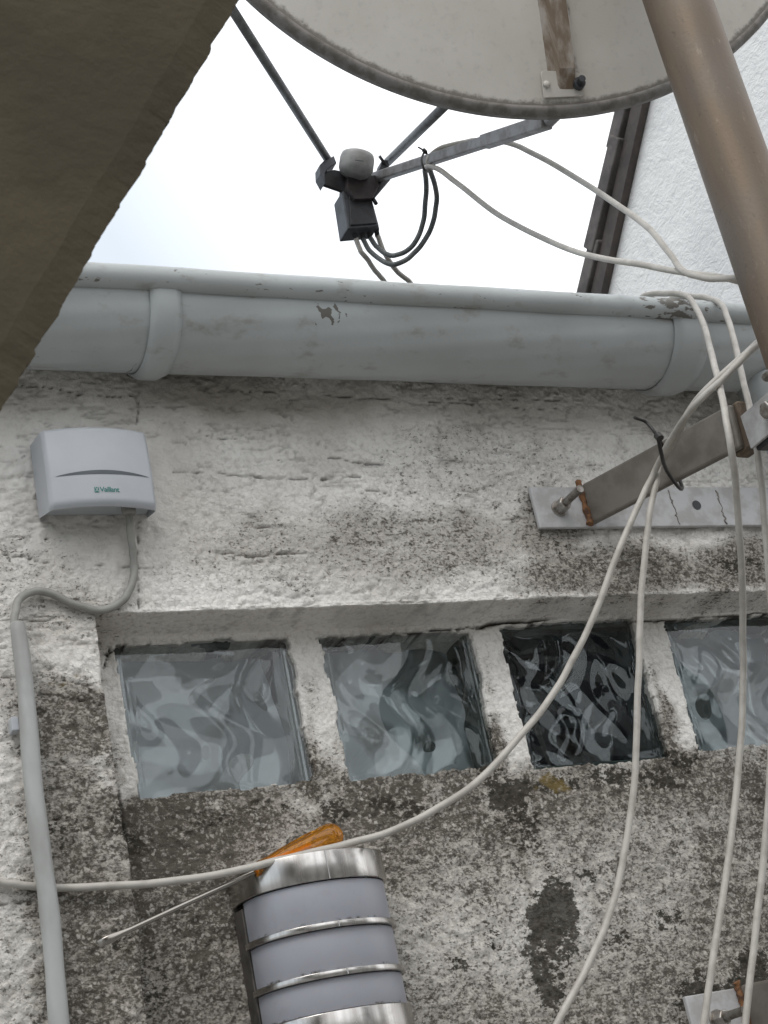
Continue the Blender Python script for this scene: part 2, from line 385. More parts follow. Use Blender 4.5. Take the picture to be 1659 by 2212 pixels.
def crackline(pts, y, wdt=.0016, depth=.004, amp=.004, s=71, strength=1.0, gaps=.0):
    """a crack along photo points, wandering, of uneven width"""
    global h, crk
    P = [un(u, v+(14 if y == YR else 0), y=y) for u, v in pts]
    for a, b in zip(P[:-1], P[1:]):
        ex, ez = b.x-a.x, b.z-a.z; l2 = ex*ex+ez*ez
        lo = (XX > min(a.x, b.x)-.02) & (XX < max(a.x, b.x)+.02) & (ZZ > min(a.z, b.z)-.02) & (ZZ < max(a.z, b.z)+.02)
        x_, z_ = XX[lo], ZZ[lo]
        wob = (fbm(x_, z_, 40, 40, s, 4, .6)-.5)*amp*2
        t = np.clip(((x_-a.x)*ex+(z_-a.z)*ez)/l2, 0, 1)
        d = np.hypot(x_-a.x-t*ex, z_-a.z-t*ez)
        d = np.abs(((x_-a.x)*ez-(z_-a.z)*ex)/math.sqrt(l2) + wob) + np.maximum(0, d-.006)*3
        ww = wdt*(.3+1.6*fbm(x_, z_, 30, 30, s+5, 2)**2)
        k = np.clip(1.3-d/ww, 0, 1)*(sstep(gaps-.06, gaps+.06, fbm(x_, z_, 28, 28, s+9, 2)) if gaps else 1)
        k = k*(sstep(.9, 1, rec[lo]) if y == YR else 1)
        h[lo] -= k*depth; crk[lo] = np.maximum(crk[lo], k*strength)
YP = YR
crackline([(228,1420),(235,1395),(262,1383),(330,1384),(400,1386),(470,1374),(540,1372),(610,1366)], YP, .0022, .006, .0028)
crackline([(690,1362),(760,1362),(830,1360),(940,1348),(1040,1340),(1085,1330),(1200,1336)], YP, .0016, .005, .0028)
crackline([(1290,1330),(1420,1328),(1560,1316),(1659,1312)], YP, .0014, .004, .0028, 77)
crackline([(1150,1330),(1200,1322),(1260,1318)], YP, .0016, .004, .002, 78)
for pts, w_, g_ in (
    ([(385,1022),(470,1020),(560,1030),(700,1032),(770,1030)], .0011, .42), ([(720,990),(800,1002),(890,1003),(980,995)], .0013, .4),
    ([(415,1140),(500,1142),(600,1136)], .0009, .5), ([(330,1225),(450,1218),(560,1215)], .0010, .5), ([(460,1190),(540,1200),(610,1198),(650,1196)], .0012, .4),
    ([(10,1200),(120,1218),(220,1222),(330,1225)], .0011, .42), 
    ([(1180,1000),(1280,1005),(1330,1010)], .0009, .45), ([(1190,960),(1195,1060)], .0008, .5), ([(800,1060),(840,1065),(870,1075)], .0009, .4),
    ([(900,1120),(1000,1128),(1140,1120)], .0010, .5), ([(60,830),(160,850),(240,858),(360,850)], .0011, .4),
    ([(500,840),(700,852),(900,868),(1080,872)], .0011, .45), ([(1010,870),(1150,885),(1290,878),(1380,882)], .0010, .42),
    ([(860,850),(1000,862),(1200,866)], .0010, .42), ([(300,870),(298,920),(302,945)], .0006, .45), ([(300,1105),(298,1180),(300,1300)], .0010, .42),
    ([(0,1460),(60,1462),(190,1478)], .0014, .40), ([(95,1500),(180,1512),(225,1520)], .0012, .45), ([(0,1950),(40,1945),(60,1950)], .0012, .4),
    ([(100,1770),(160,1775),(240,1760)], .0012, .45), ([(380,940),(500,945),(590,950)], .0008, .5), ([(20,1160),(100,1163),(220,1165)], .0008, .5)):
    crackline(pts, YW, w_, .0022, .003, 90, .75, g_)
crackline([(262,1722),(272,1850),(285,1990),(292,2100),(310,2230)], YW+.05, .0014, .005, .002, 95, .9, .3)
# dirt layers placed where the photo shows them
def blob(lst, y, s, amp=.5, fr=14):
    o = np.zeros_like(XX); wx = XX+(fbm(XX, ZZ, fr, fr, s, 4, .6)-.5)*.05; wz = ZZ+(fbm(XX, ZZ, fr, fr, s+7, 4, .6)-.5)*.05
    for (u, v, ru, rv, k) in lst:
        p = un(u, v, y=y); o = np.maximum(o, k*sstep(1.35, .45, np.hypot((wx-p.x)/(ru/1950), (wz-p.z)/(rv/1950))))
    return o
dirt = sstep(.50, .40, ZZ + (fbm(XX, ZZ, 16, 16, 5, 4, .6)-.5)*.16)*(.78+.5*(fbm(XX, ZZ, 9, 9, 9, 3)-.5))
upper = blob([(900,1160,300,110,.55),(1050,1010,330,130,.30),(700,1180,350,90,.35),(1330,1230,330,85,.78),(1600,1230,200,90,.8),(560,1240,250,50,.32),(1180,1130,120,110,.6),
              (150,1560,130,90,.85),(150,1750,120,150,.75),(60,1520,90,90,.55),(150,1330,180,70,.35),(60,1220,130,90,.30),(160,1950,110,200,.8),(180,2150,100,150,.85),
              (700,1600,50,120,.75),(1110,1550,45,100,.75),(1480,1500,40,110,.75),(710,1470,40,80,.25),(250,1600,30,150,.6),(235,1450,40,60,.2),(1100,1420,40,60,.3)], YW, 15)
leftlow = sstep(jamb-.001, jamb-.006, XX)
dirt = np.where(leftlow > .5, np.maximum(upper, dirt*(.35+.55*sstep(.345, .372, XX))), np.maximum(dirt, upper))
smoothz = blob([(200,1010,240,130,1),(170,1160,180,60,.9),(700,880,900,50,.7),(250,870,300,60,.8),(1250,930,200,60,.5)], YW, 97)
crumbly = np.clip(1-smoothz, 0, 1)*(.55+.9*(fbm(XX, ZZ, 10, 12, 99, 4)-.25))
lowvar = fbm(XX, ZZ, 6, 6, 88, 4, .55)
clean = blob([(1000,1900,170,230,.42),(950,2150,120,110,.5),(1480,1950,170,150,.33),(1300,2130,120,120,.3),(700,1810,170,50,.2),(1400,2000,300,280,.22)], YW+.04, 91)
dirt = np.where(rec > .5, dirt*(1-.28*clean)*(.82+.62*lowvar), dirt)
streak = sstep(.50, .78, fbm(XX, ZZ, 42, 2.6, 120, 3, .6))*sstep(.10, .40, ZZ)
dirt = np.where((rec > .5) & (ZZ < .44), dirt*(.86+.30*streak) - .12*sstep(.55, .8, fbm(XX, ZZ, 11, 7, 125, 4, .6)), dirt)
dirt = np.clip(dirt + (rec > .5)*.28*sstep(.345, .40, ZZ)*sstep(.45, .43, ZZ)*(.3+1.2*fbm(XX, ZZ, 12, 12, 83, 4)) + .22*blob([(400,1950,200,200,1),(350,1780,160,60,1)], YW+.04, 84), 0, 1.15)
dirt = dirt*(1-.75*near*sstep(.46, .5, ZZ)) + .06
black_ = blob([(1215,1985,60,110,.95),(1190,2100,45,90,.85),(1130,1700,60,45,.85),(1150,1780,50,60,.6),(1330,1680,90,35,.6),(1500,1640,60,30,.6),(1570,2150,110,60,.8),(1640,2060,60,50,.7),
               (1640,2110,60,70,.75),(1000,2070,25,20,.5),(1250,1890,40,20,.5),(1440,1990,60,30,.45),(1350,2010,50,25,.4),(280,1790,70,50,.55),(330,2120,60,70,.5),(460,1770,80,30,.45),(720,1740,50,30,.5),
               (880,1730,120,25,.5),(1080,1650,40,40,.6),(1420,1690,90,30,.65),(1230,1690,60,30,.6),(600,1740,80,20,.5),(560,1960,40,60,.4),(230,2040,40,40,.35),(130,1840,60,50,.35),(1190,1220,60,30,.42),(1560,1245,120,30,.48)], YW+.04, 35)
black_ *= (.55+.9*fbm(XX, ZZ, 40, 40, 44, 3))
black_ = np.maximum(black_, .42*sstep(.62, .80, fbm(XX, ZZ, 30, 5, 140, 4, .6))*sstep(.5, .4, ZZ)*(XX > .8)) + .10*sstep(.6, .8, fbm(XX, ZZ, 60, 60, 145, 3))*sstep(.5, .4, ZZ)
# soot under the gutter
under = sstep(.80, .86, ZZ + (fbm(XX, ZZ, 12, 30, 19, 4)-.5)*.05)
dirt = np.clip(dirt, 0, 1.2)
stain_ = under*.42*(.4+1.1*fbm(XX, ZZ, 8, 22, 23, 4)) + .35*sstep(.55, .75, fbm(XX, ZZ, 6, 9, 27, 4)) + (rec > .02)*(ZZ > .6)*.08
moss = blob([(1215,1690,50,30,.8),(1165,1720,30,30,.5),(110,1505,60,15,.5),(900,2000,200,60,.25),(660,1700,40,20,.4)], YW+.05, 55)
crk = np.maximum(crk, worm*wmask*.35*(1-low)*(1-smooth))
ysurf = Yp - h*(1-.0*hole)
yfin = ysurf*(1-hole) + (YG+.11)*hole
nzr, nxr = XX.shape
co = np.stack([XX, yfin, ZZ], -1).reshape(-1, 3)
idx = np.arange(nzr*nxr).reshape(nzr, nxr)
fc = np.stack([idx[:-1, :-1], idx[:-1, 1:], idx[1:, 1:], idx[1:, :-1]], -1).reshape(-1, 4)
def np_mesh(name, co, fc, attrs, smooth=True):
    me = bpy.data.meshes.new(name); me.vertices.add(len(co)); me.vertices.foreach_set('co', co.astype(np.float32).ravel())
    me.loops.add(len(fc)*4); me.loops.foreach_set('vertex_index', fc.astype(np.int32).ravel())
    me.polygons.add(len(fc)); me.polygons.foreach_set('loop_start', np.arange(0, len(fc)*4, 4, dtype=np.int32))
    me.polygons.foreach_set('use_smooth', np.full(len(fc), smooth))
    me.update(calc_edges=True); me.validate()
    for k, a in attrs.items():
        at = me.attributes.new(k, 'FLOAT', 'POINT'); at.data.foreach_set('value', a.astype(np.float32).ravel())
    return me
wall_me = np_mesh('wall', co, fc, {'dirt': dirt, 'crack': crk, 'black': black_, 'moss': moss, 'stain': stain_, 'crumbly': crumbly})
wall = link('wall', wall_me, PLASTER, house)
def wall_y(x, z):
    i = int(np.clip(np.searchsorted(zs, z), 0, nzr-1)); j = int(np.clip(np.searchsorted(xs, x), 0, nxr-1)); return float(ysurf[i, j])
MB().box((-4, YW+.13, -4), (2.3, YW+.35, .93)).build('wall_core', PLASTER, house)
rf = MB(); rf.prism([(-4, YW+.0, .955), (2.29, YW+.0, .955), (2.29, YW+3.0, 1.25), (-4, YW+3.0, 1.25)], (0, 0, .03)).build('roof', ROOFM, house)

# glass blocks
def glass_block(i, q, mback, label=None):
    cx = sum(p.x for p in q)/4; cz = sum(p.z for p in q)/4
    hw, hh = .1005, .0905
    b = MB().box((cx-hw, YG+.0545, cz-hh), (cx+hw, YG+.075, cz+hh)).build('glass_block', BGR, house)
    if label: b['label'] = label
    rs = np.random.RandomState(100+i*7)
    # pressed wavy relief: many overlapping directional swells
    K = []
    for _ in range(12):
        th = rs.rand()*math.pi; k = rs.uniform(45, 125); K.append((k*math.cos(th), k*math.sin(th), rs.rand()*6.28, rs.uniform(.4, 1)*70/k))
    def relief(X, Z, s):
        w1 = X + .012*np.sin(Z*60+s*1.3+i) ; w2 = Z + .012*np.sin(X*52+s*2.1+i*2)
        r = sum(a*np.sin(w1*kx+w2*kz+ph+s) for kx, kz, ph, a in K)/5
        return r
    n = 150
    gx = np.linspace(-hw, hw, n); gz = np.linspace(-hh, hh, n); GX, GZ = np.meshgrid(gx, gz)
    rx, rz = .006, .012
    m_ = sstep(hw-.006, hw-.020, np.abs(GX+.004))*sstep(hh-.006, hh-.018, np.abs(GZ))
    # front slab: flat outer face with very slight unevenness, wavy inner face
    A = relief(GX, GZ, 0.)*.0040*m_
    y0 = YG + np.sin(GX*38+i)*np.sin(GZ*33+2*i)*.00025
    streak = np.sin(GX*900+2*np.sin(GX*140))*.0004*sstep(hw-.022, hw-.008, np.abs(GX))
    y1 = YG+.010+A+streak
    ids = np.arange(n*n).reshape(n, n)
    f0 = np.stack([ids[:-1, :-1], ids[:-1, 1:], ids[1:, 1:], ids[1:, :-1]], -1).reshape(-1, 4)
    f1_ = np.stack([ids[:-1, :-1], ids[1:, :-1], ids[1:, 1:], ids[:-1, 1:]], -1).reshape(-1, 4)+n*n
    bd = np.concatenate([ids[0, :], ids[1:, -1], ids[-1, -2::-1], ids[-2:0:-1, 0]]); bn = np.roll(bd, -1)
    f2_ = np.stack([bd, bd+n*n, bn+n*n, bn], -1)
    c0 = np.stack([GX+cx, y0+0*GX, GZ+cz], -1).reshape(-1, 3); c1 = np.stack([GX+cx, y1, GZ+cz], -1).reshape(-1, 3)
    me = np_mesh('front_pane', np.concatenate([c0, c1]), np.concatenate([f0, f1_, f2_]), {})
    link('front_pane', me, GLASS, b)
    Bk = relief(GX*1.1, -GZ, 2.5)*.0042*m_
    c2 = np.stack([GX+cx, YG+.052+Bk, GZ+cz], -1).reshape(-1, 3)
    me = np_mesh('inner_pane', c2, f0, {}); link('inner_pane', me, mback, b)
    # moulded green edge strips running round the cavity
    e = MB()
    for lo, hi in (((cx-hw, YG+.0105, cz-hh), (cx-hw+.009, YG+.054, cz+hh)), ((cx+hw-.011, YG+.0105, cz-hh), (cx+hw, YG+.054, cz+hh)),
                   ((cx-hw+.0091, YG+.0105, cz+hh-.007), (cx+hw-.0111, YG+.054, cz+hh)), ((cx-hw+.0091, YG+.0105, cz-hh), (cx+hw-.0111, YG+.054, cz-hh+.007))):
        e.box(lo, hi)
    e.build('edge_strip', BGR, b)
for i, q in enumerate(quads):
    glass_block(i, q, BG3 if i == 2 else BG2 if i == 1 else BG1, 'darkest glass block, third from the left, nearly black inside' if i == 2 else None)

# ------------------------------------------------------------------ gutter
gt = empty('rain_gutter', (.4, 1.413, .932), 'grey painted half round rain gutter along the top of the wall', 'gutter')
GY, GZc, GR = 1.413, .932, .060
def arc(x, R, a0, a1, n=26, cy=GY, cz=GZc):
    return [Vector((x, cy + R*math.cos(a0+(a1-a0)*k/n), cz + R*math.sin(a0+(a1-a0)*k/n))) for k in range(n+1)]
gx_ = [-.6] + list(np.arange(.2, 1.7, .004)) + [2.28]
def wob(x, k): return .0003*math.sin(x*11+k*.4)+.0002*math.sin(x*31+k)
P = []
for x in gx_:
    ring = arc(x, GR, math.pi, 2*math.pi, 60)
    P.append([p + Vector((0, wob(x, k), wob(x+3, k)))*(1) for k, p in enumerate(ring)])
b = MB(); b.grid(P); ob = b.build('trough', GUTTER, gt)
md = ob.modifiers.new('thick', 'SOLIDIFY'); md.thickness = .002; md.offset = 1
def addattr(o, name, fn):
    at = o.data.attributes.new(name, 'FLOAT', 'POINT')
    for i, v in enumerate(o.data.vertices): at.data[i].value = fn(v.co)
chipP = un(712, 672, y=1.354); chipL = un(85, 770, y=1.40)
off = Vector(gt.location)
def wear(c):
    p = c+off; d = math.hypot((p.x-chipP.x)/.026, (p.z-chipP.z)/.013) + .45*math.sin(p.x*260+1)*math.sin(p.z*330) + .25*math.sin(p.x*610+p.z*200); return .55*max(0, 1.0-d) + .12*max(0, 1.3-math.hypot((p.x-chipL.x)/.02, (p.z-chipL.z)/.02))
addattr(ob, 'wear', wear)
b = MB(); bp = [Vector((x, GY-GR-.004+wob(x, 1), GZc+.004+wob(x, 5)*1.5)) for x in gx_]
b.tube(bp, .0135, 18); ob = b.build('rolled_rim', GUTTER, gt)
rustx = un(1450, 660, y=1.35).x
addattr(ob, 'wear', lambda c: .155+.20*max(0, 1-abs(c.x+off.x-rustx)/.08))
def strap(x0, x1, nm, flare=.010):
    b = MB(); P = []
    for k in range(5):
        x = x0+(x1-x0)*k/4; rr = GR+.0045+(.001 if 0 < k < 4 else -.0015)
        row = []
        for j, p in enumerate(arc(x, rr, math.pi*1.0, math.pi*1.93, 30)):
            t = j/30; swell = .012*max(0, t-.45)*(1 if k in (1, 2, 3) else .3)
            row.append(Vector((x-flare*0*t, p.y, p.z-swell)))
        P.append(row)
    b.grid(P); o = b.build(nm, GUTTER, gt); md = o.modifiers.new('thick', 'SOLIDIFY'); md.thickness = .003; md.offset = 0
    return o
xa = un(333, 700, y=1.354).x; xb = un(400, 700, y=1.354).x
strap(xa, xb, 'strap')
def gap_shade_line(x0, nm, u0=.12):  # thin dark tube stands in for the shade in the gap beside a strap
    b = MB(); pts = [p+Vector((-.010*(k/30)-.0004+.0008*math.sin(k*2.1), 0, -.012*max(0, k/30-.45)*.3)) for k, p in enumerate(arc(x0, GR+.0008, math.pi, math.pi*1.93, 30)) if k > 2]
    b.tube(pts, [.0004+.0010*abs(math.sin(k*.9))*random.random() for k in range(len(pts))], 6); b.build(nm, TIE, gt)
gap_shade_line(xa, 'gap_shade')
xc = un(1463, 730, y=1.354).x
strap(xc, xc+.05, 'strap'); gap_shade_line(xc, 'gap_shade')
b = MB(); b.lathe((1.345, 1.41, .874), (0, 0, -1), [(0, .045), (.02, .04), (.045, .034), (.09, .034)], 28); b.build('outlet', GUTTER, gt)

# ------------------------------------------------------------------ neighbour gable
XG = 2.3
gable = empty('neighbour_house', (XG, 3.0, -4), 'white roughcast gable wall of the neighbouring house with brown tiled verge', 'house')
v0, v1 = un(1310, 640, x=XG), un(1402, 222, x=XG)
vd = (v1-v0).normalized(); vn = Vector((0, -vd.z, vd.y));  vn = -vn if vn.z > 0 else vn
eave = v0 - vd*1.2; ridge = v0 + vd*((v0.y-1.62)/abs(vd.y))
pts = [Vector((XG, eave.y, eave.z)), Vector((XG, ridge.y, ridge.z)), Vector((XG, ridge.y, -4)), Vector((XG, eave.y, -4))]
b = MB(); b.prism(pts, (.3, 0, 0)); b.build('wall', ROUGHCAST, gable)
# verge board lies against the wall under the tiles
up = Vector((0, vd.z*-1, vd.y)); up = up if up.z > 0 else -up
b = MB(); b.beam(eave+up*.016+Vector((-.012, 0, 0)), ridge+up*.016+Vector((-.012, 0, 0)), .022, .046, (1, 0, 0)); b.build('verge_board', VERGE, gable)
b = MB(); b.beam(eave+up*.046+Vector((.15, 0, 0)), ridge+up*.046+Vector((.15, 0, 0)), .28, .012, (1, 0, 0)); b.build('roof', TILE, gable)
n = 11; L_ = (ridge-eave).length
for k in range(n):
    a = eave + vd*(L_*k/n); e_ = eave + vd*(L_*(k+1)/n + .035)
    b = MB(); xo_ = Vector((-.02-.004*(k % 2), 0, 0)); b.beam(a+up*.076+xo_, e_+up*.062+xo_, .028, .046, (1, 0, 0)); b.build('verge_tile', TILE, gable, bevel=.004)

# ------------------------------------------------------------------ mast
mast = MB(); mast.tube([(1.1, 1.1, -1.2), (1.1, 1.1, 0.3), (1.1, 1.1, 1.2), (1.1, 1.1, 2.0)], .0375, 48)
mo = mast.build('mast', MAST); tag(mo, 'brown stained upright steel mast carrying the dish', 'mast')

# ------------------------------------------------------------------ wall brackets
def bracket(dx, dy, dz, label):
    V = lambda x, y, z: Vector((x+dx, y+dy, z+dz))
    g = empty('mast_bracket', V(1.06, 1.47, .72), label, 'bracket', 'steel brackets holding the mast to the wall')
    yb = YW-.004
    b = MB(); b.box(V(.979, yb-.006, .697), V(1.42, yb, .751)); b.build('wall_plate', PLATE, g, bevel=.0012)
    A0, A1 = Vector(V(1.066, yb-.0065, .7265)), Vector(V(1.122, 1.235-dy, .7085))
    b = MB(); b.beam(A0-Vector((.012, 0, 0)), A1-Vector((.012, 0, 0)), .010, .052, (1, 0, 0)); b.build('arm', ARMS, g, bevel=.003)
    # weld: row of rusty lumps up the left side of the arm foot
    b = MB()
    for s_, xo in ((-1, -.0185),):
        pts = [Vector(V(1.066+xo+random.uniform(-.001, .001), yb-.009+random.uniform(-.001, .001), .699+k*.0034)) for k in range(18)]
        b.tube(pts, [random.uniform(.0028, .0052) for _ in pts], 8)
    b.build('weld', RUST, g)
    # anchor bolt
    c_ = V(1.012, yb-.006, .722)
    b = MB(); b.lathe(c_, (0, -1, 0), [(-.001, .0105), (.002, .0105)], 24); b.build('washer', ZINC, g)
    b = MB(); b.lathe(c_, (0, -1, 0), [(.002, .0085), (.016, .0085), (.017, .0075)], 6, False); b.build('nut', ZINC, g, bevel=.0006)
    b = MB(); pr = []
    for k in range(40): pr.append((.017+k*.0009, .0048 if k % 2 else .0041))
    b.lathe(c_, (0, -1, 0), pr, 16); b.build('threaded_rod', ZINC, g)
    # spare hole
    hp = V(1.213, yb-.0066, .7255)
    b = MB(); b.lathe(hp, (0, -1, 0), [(0, .0062), (.0004, .0062)], 20); b.build('hole', BLACKP, g)
    for xl in (1.178, 1.25):
        b = MB(); b.tube([V(xl+random.uniform(-.0016, .0016), yb-.0062, .699+k*.0025) for k in range(20)], [random.uniform(.0004, .0013) for k in range(20)], 6); b.build('old_weld_line', ARMS, g)
    # clamp around the mast
    b = MB(); b.beam(A1+Vector((-.001, .022, 0)), A1+Vector((.002, -.006, 0)), .020, .058, (1, 0, 0)); b.build('rusty_end', RUSTD, g, bevel=.003)
    zc = A1.z-.012
    b = MB(); b.box((1.0975, 1.139, zc-.036), (1.2, 1.205, zc+.004)); 
    b.build('clamp_block', BLACKP, g, bevel=.002)
    b = MB(); b.box((1.0925, 1.1385, zc-.032), (1.097, 1.207, zc+.008)); b.build('clamp_plate', PLATE, g, bevel=.0008)
    b = MB(); b.lathe((1.0923, 1.160, zc-.011), (-1, 0, 0), [(0, .0095), (.0075, .0095), (.0085, .008)], 6, False); b.build('clamp_bolt', ZINC, g, bevel=.0005)
    b = MB(); ub = [Vector((1.1+.043*math.cos(t), 1.1-.0+.043*math.sin(t), zc)) for t in np.linspace(-math.pi*1.02, math.pi*.02, 22)]
    b.tube([ub[0]+Vector((0, .012, 0))]+ub+[ub[-1]+Vector((0, .012, 0))], .005, 10); b.build('u_bolt', ZINC, g)
    return g
bracket(0, 0, 0, 'upper steel bracket tied with a black cable tie, holding the mast to the wall')
bracket(.052, .036, -.596, 'lower steel bracket at the bottom corner, on the stained wall')

# ------------------------------------------------------------------ dish
dish = empty('satellite_dish', (1.1, 1.1, 1.6), 'large grimy satellite dish seen from behind, on the mast above the gutter', 'satellite dish')
DC = Vector((1.024, 1.221, 1.615)); DR = .45; az, el = .225, .152
dn = Vector((math.sin(az)*math.cos(el), math.cos(az)*math.cos(el), math.sin(el)))
dxv = Vector((math.cos(az), -math.sin(az), 0)); dzv = dxv.cross(dn)
depth = .055
def dpt(r, t, o=0): return DC + dxv*(DR*r*math.cos(t)) + dzv*(DR*r*math.sin(t)) - dn*(depth*(1-r*r)+o)
NR, NT = 60, 360
b = MB(); Pg = [[dpt(i/NR*.982+.0001, 2*math.pi*k/NT, .004) for k in range(NT)] for i in range(NR+1)]
b.grid(Pg, True)
b.grid([[dpt(i/NR*.982+.0001, 2*math.pi*k/NT, .001) for k in range(NT)] for i in range(NR+1)], True)
ob = b.build('reflector', DISH, dish, recalc=False)
offd = Vector(dish.location)
rx_ = .010
def grime_shade(c):
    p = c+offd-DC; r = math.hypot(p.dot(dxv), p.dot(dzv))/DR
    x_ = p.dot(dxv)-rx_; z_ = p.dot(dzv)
    k_ = max(0, 1-abs(x_+.018)/.012)*.34 + max(0, 1-abs(x_-.018)/.004)*.5  # brown stain left of the rib; rib's shadow line painted on its right
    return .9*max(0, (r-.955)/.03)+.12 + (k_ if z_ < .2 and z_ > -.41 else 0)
addattr(ob, 'grime_shade', grime_shade)
b = MB(); prof = [(.979, .0035), (.983, .0055), (.990, .006), (.998, .005), (1.003, .0), (1.0, -.012), (.985, -.014), (.979, -.004)]
P = [[dpt(r, 2*math.pi*k/NT, 0)*1 - dn*(o) for r, o in prof] for k in range(NT+1)]
b.grid(P, True); b.build('rim', RIMD, dish)
# vertical stiffening rib with flange, stained brown
bot = dpt(.93, -math.pi/2)
def onback(xo, zo, lift): 
    rr = math.hypot(xo, zo)/DR; return DC + dxv*xo + dzv*zo - dn*(depth*(1-rr*rr)+.004+lift)
rx = .010
b = MB()
for (xa_, xb_, lift, th) in ((-.011, .013, .011, .002),):
    rows = []
    for k in range(30):
        zo = -.424+.62*k/29; lf = lift*min(1, (k+.35)/1.2)
        rows.append([onback(rx-.020, zo, 0), onback(rx-.011, zo, .001), onback(rx-.008, zo, lf), onback(rx+.012, zo, lf+.001), onback(rx+.0145, zo, .0), onback(rx+.0165, zo, 0)])
    b.grid(rows, smooth=False)
b.build('back_rib', RIB, dish)
b = MB()
q = [onback(rx-.030, -.433, .0022), onback(rx+.022, -.433, .0022), onback(rx+.022, -.408, .0022), onback(rx+.018, -.404, .0022), onback(rx-.027, -.400, .0022), onback(rx-.030, -.403, .0022)]
b.prism(q, -dn*.0015); b.build('rib_flange', DISH, dish, bevel=.001)
b = MB(); c_ = onback(rx+.016, -.420, .004)
b.lathe(c_, -dn, [(0, .0075), (.007, .0075), (.007, .0045), (.016, .0045), (.016, .0)], 12, False); b.build('rib_bolt', BLACKP, dish)
b = MB(); b.lathe(onback(rx-.0245, -.417, .004), -dn, [(0, .0045), (.0015, .004), (.0022, 0)], 16); b.build('rivet', DISH, dish)
# back mounting box to the mast (above the picture)
b = MB(); b.beam(Vector((1.1, 1.138, 1.62)), DC-dn*.062+dxv*.05, .16, .2, (1, 0, 0)); b.build('mount_head', ARMG, dish, bevel=.004)
# lnb, arms
Lp = un(775, 400, y=1.74)
e0 = un(1212, 238, y=1.292); e1 = un(1185, 262, y=1.315); e2 = un(1060, 305, y=None, x=None) if False else None
arm_end = un(805, 386, y=1.735)
b = MB(); ap = [e0+dn*-.0+Vector((0.0, -.0, .02)), e0, e1, arm_end]
b.tube(ap[:3], .0085, 12); b.build('arm_elbow', ARMG, dish)
ae = (arm_end-e1); am = e1 + ae*.32
b = MB(); b.beam(e1+ae*.005, am, .0175, .0175); b.build('feed_arm', ARMG, dish, bevel=.002)
b = MB(); b.beam(am-ae*.004, arm_end, .0145, .0145); b.build('feed_arm', ARMG, dish, bevel=.002)
sl0 = un(712, 350, y=1.735); sdir_ = None
rimL = dpt(.99, math.radians(190))
# left strut runs to the left edge of the dish
b = MB(); best = un(503, 22, y=1.36); b.tube([sl0, sl0+(best-sl0)*1.25], .0062, 14); b.build('side_strut', STRUT, dish)
sr0 = un(838, 350, y=1.735); bestr = un(968, 222, y=1.44); b = MB(); b.tube([sr0, sr0+(bestr-sr0)*1.28], .0066, 14); b.build('side_strut', STRUT, dish)
def pris(px, y, th, name, mat, bev=.001):
    b = MB(); b.prism([un(u, v, y=y) for u, v in px], (0, th, 0)); return b.build(name, mat, dish, bevel=bev)
pris([(700,372),(722,366),(748,371),(752,385),(800,382),(815,372),(842,366),(846,385),(812,425),(790,430),(762,428),(740,412),(700,398)], 1.722, .006, 'feed_holder', BLACKP)
pris([(752,378),(812,378),(820,400),(806,428),(768,430),(750,405)], 1.712, .034, 'feed_clamp', simple('holder_rusty', (.05, .038, .038), .6, 0, scale=60, col2=(.03, .025, .025)))
pris([(691,356),(700,347),(722,336),(728,352),(712,362),(703,372),(703,396),(692,376)], 1.716, .02, 'strut_clip', LNBG)
pris([(822,360),(826,345),(838,345),(842,358),(838,366),(826,366)], 1.716, .02, 'strut_clip', BLACKP)
b = MB(); b.tube([un(820, 337, y=1.71), un(840, 365, y=1.72)], .0025, 8); b.build('clip_screw', BLACKP, dish)
b = MB(); b.tube([un(804, 425, y=1.72), un(813, 440, y=1.715)], .003, 8); b.build('clamp_screw', BLACKP, dish)
lnb = None
hx0 = un(748, 450, y=1.72); 
b = MB()
TF = [un(739, 412, y=1.722), un(800, 412, y=1.722), un(820, 488, y=1.722), un(752, 494, y=1.722)]
b.prism(TF, (-.0, .034, 0)); lnb = b.build('lnb', LNBG, dish, bevel=.002)
b = MB(); b.prism([un(752, 405, y=1.7215), un(796, 405, y=1.7215), un(814, 484, y=1.7215), un(757, 488, y=1.7215)], (0, -.0025, 0)); b.build('lnb_cover', BLACKP, lnb, bevel=.001)
fax = (DC-Lp).normalized()
feedc = un(771, 352, y=1.700)
fd = Vector((.20, -.30, .93)).normalized()
b = MB(); b.lathe(feedc-fd*.016, fd, [(-.006, .012), (-.003, .019), (0, .023), (.006, .0255), (.022, .0255), (.028, .024), (.030, .020), (.031, 0)], 36); b.build('feed_cap', CAPP, lnb)
b = MB(); s_ = (un(785, 347, y=1.69)-un(765, 347, y=1.69)); b.beam(un(768, 346, y=1.6745), un(786, 348, y=1.6745), .0006, .0012); b.build('cap_mark', LNBG, lnb)
cons = [(768, 503), (784, 502), (799, 500), (815, 497)]
for k, (u, v) in enumerate(cons):
    b = MB(); p0 = un(u-4, v-14, y=1.738); p1 = un(u+1, v+14, y=1.738)
    b.tube([p0, p0+(p1-p0)*.5, p0+(p1-p0)*.5, p1], [.0045, .0045, .0038, .0036], 12); b.build('connector', BLACKP, lnb)

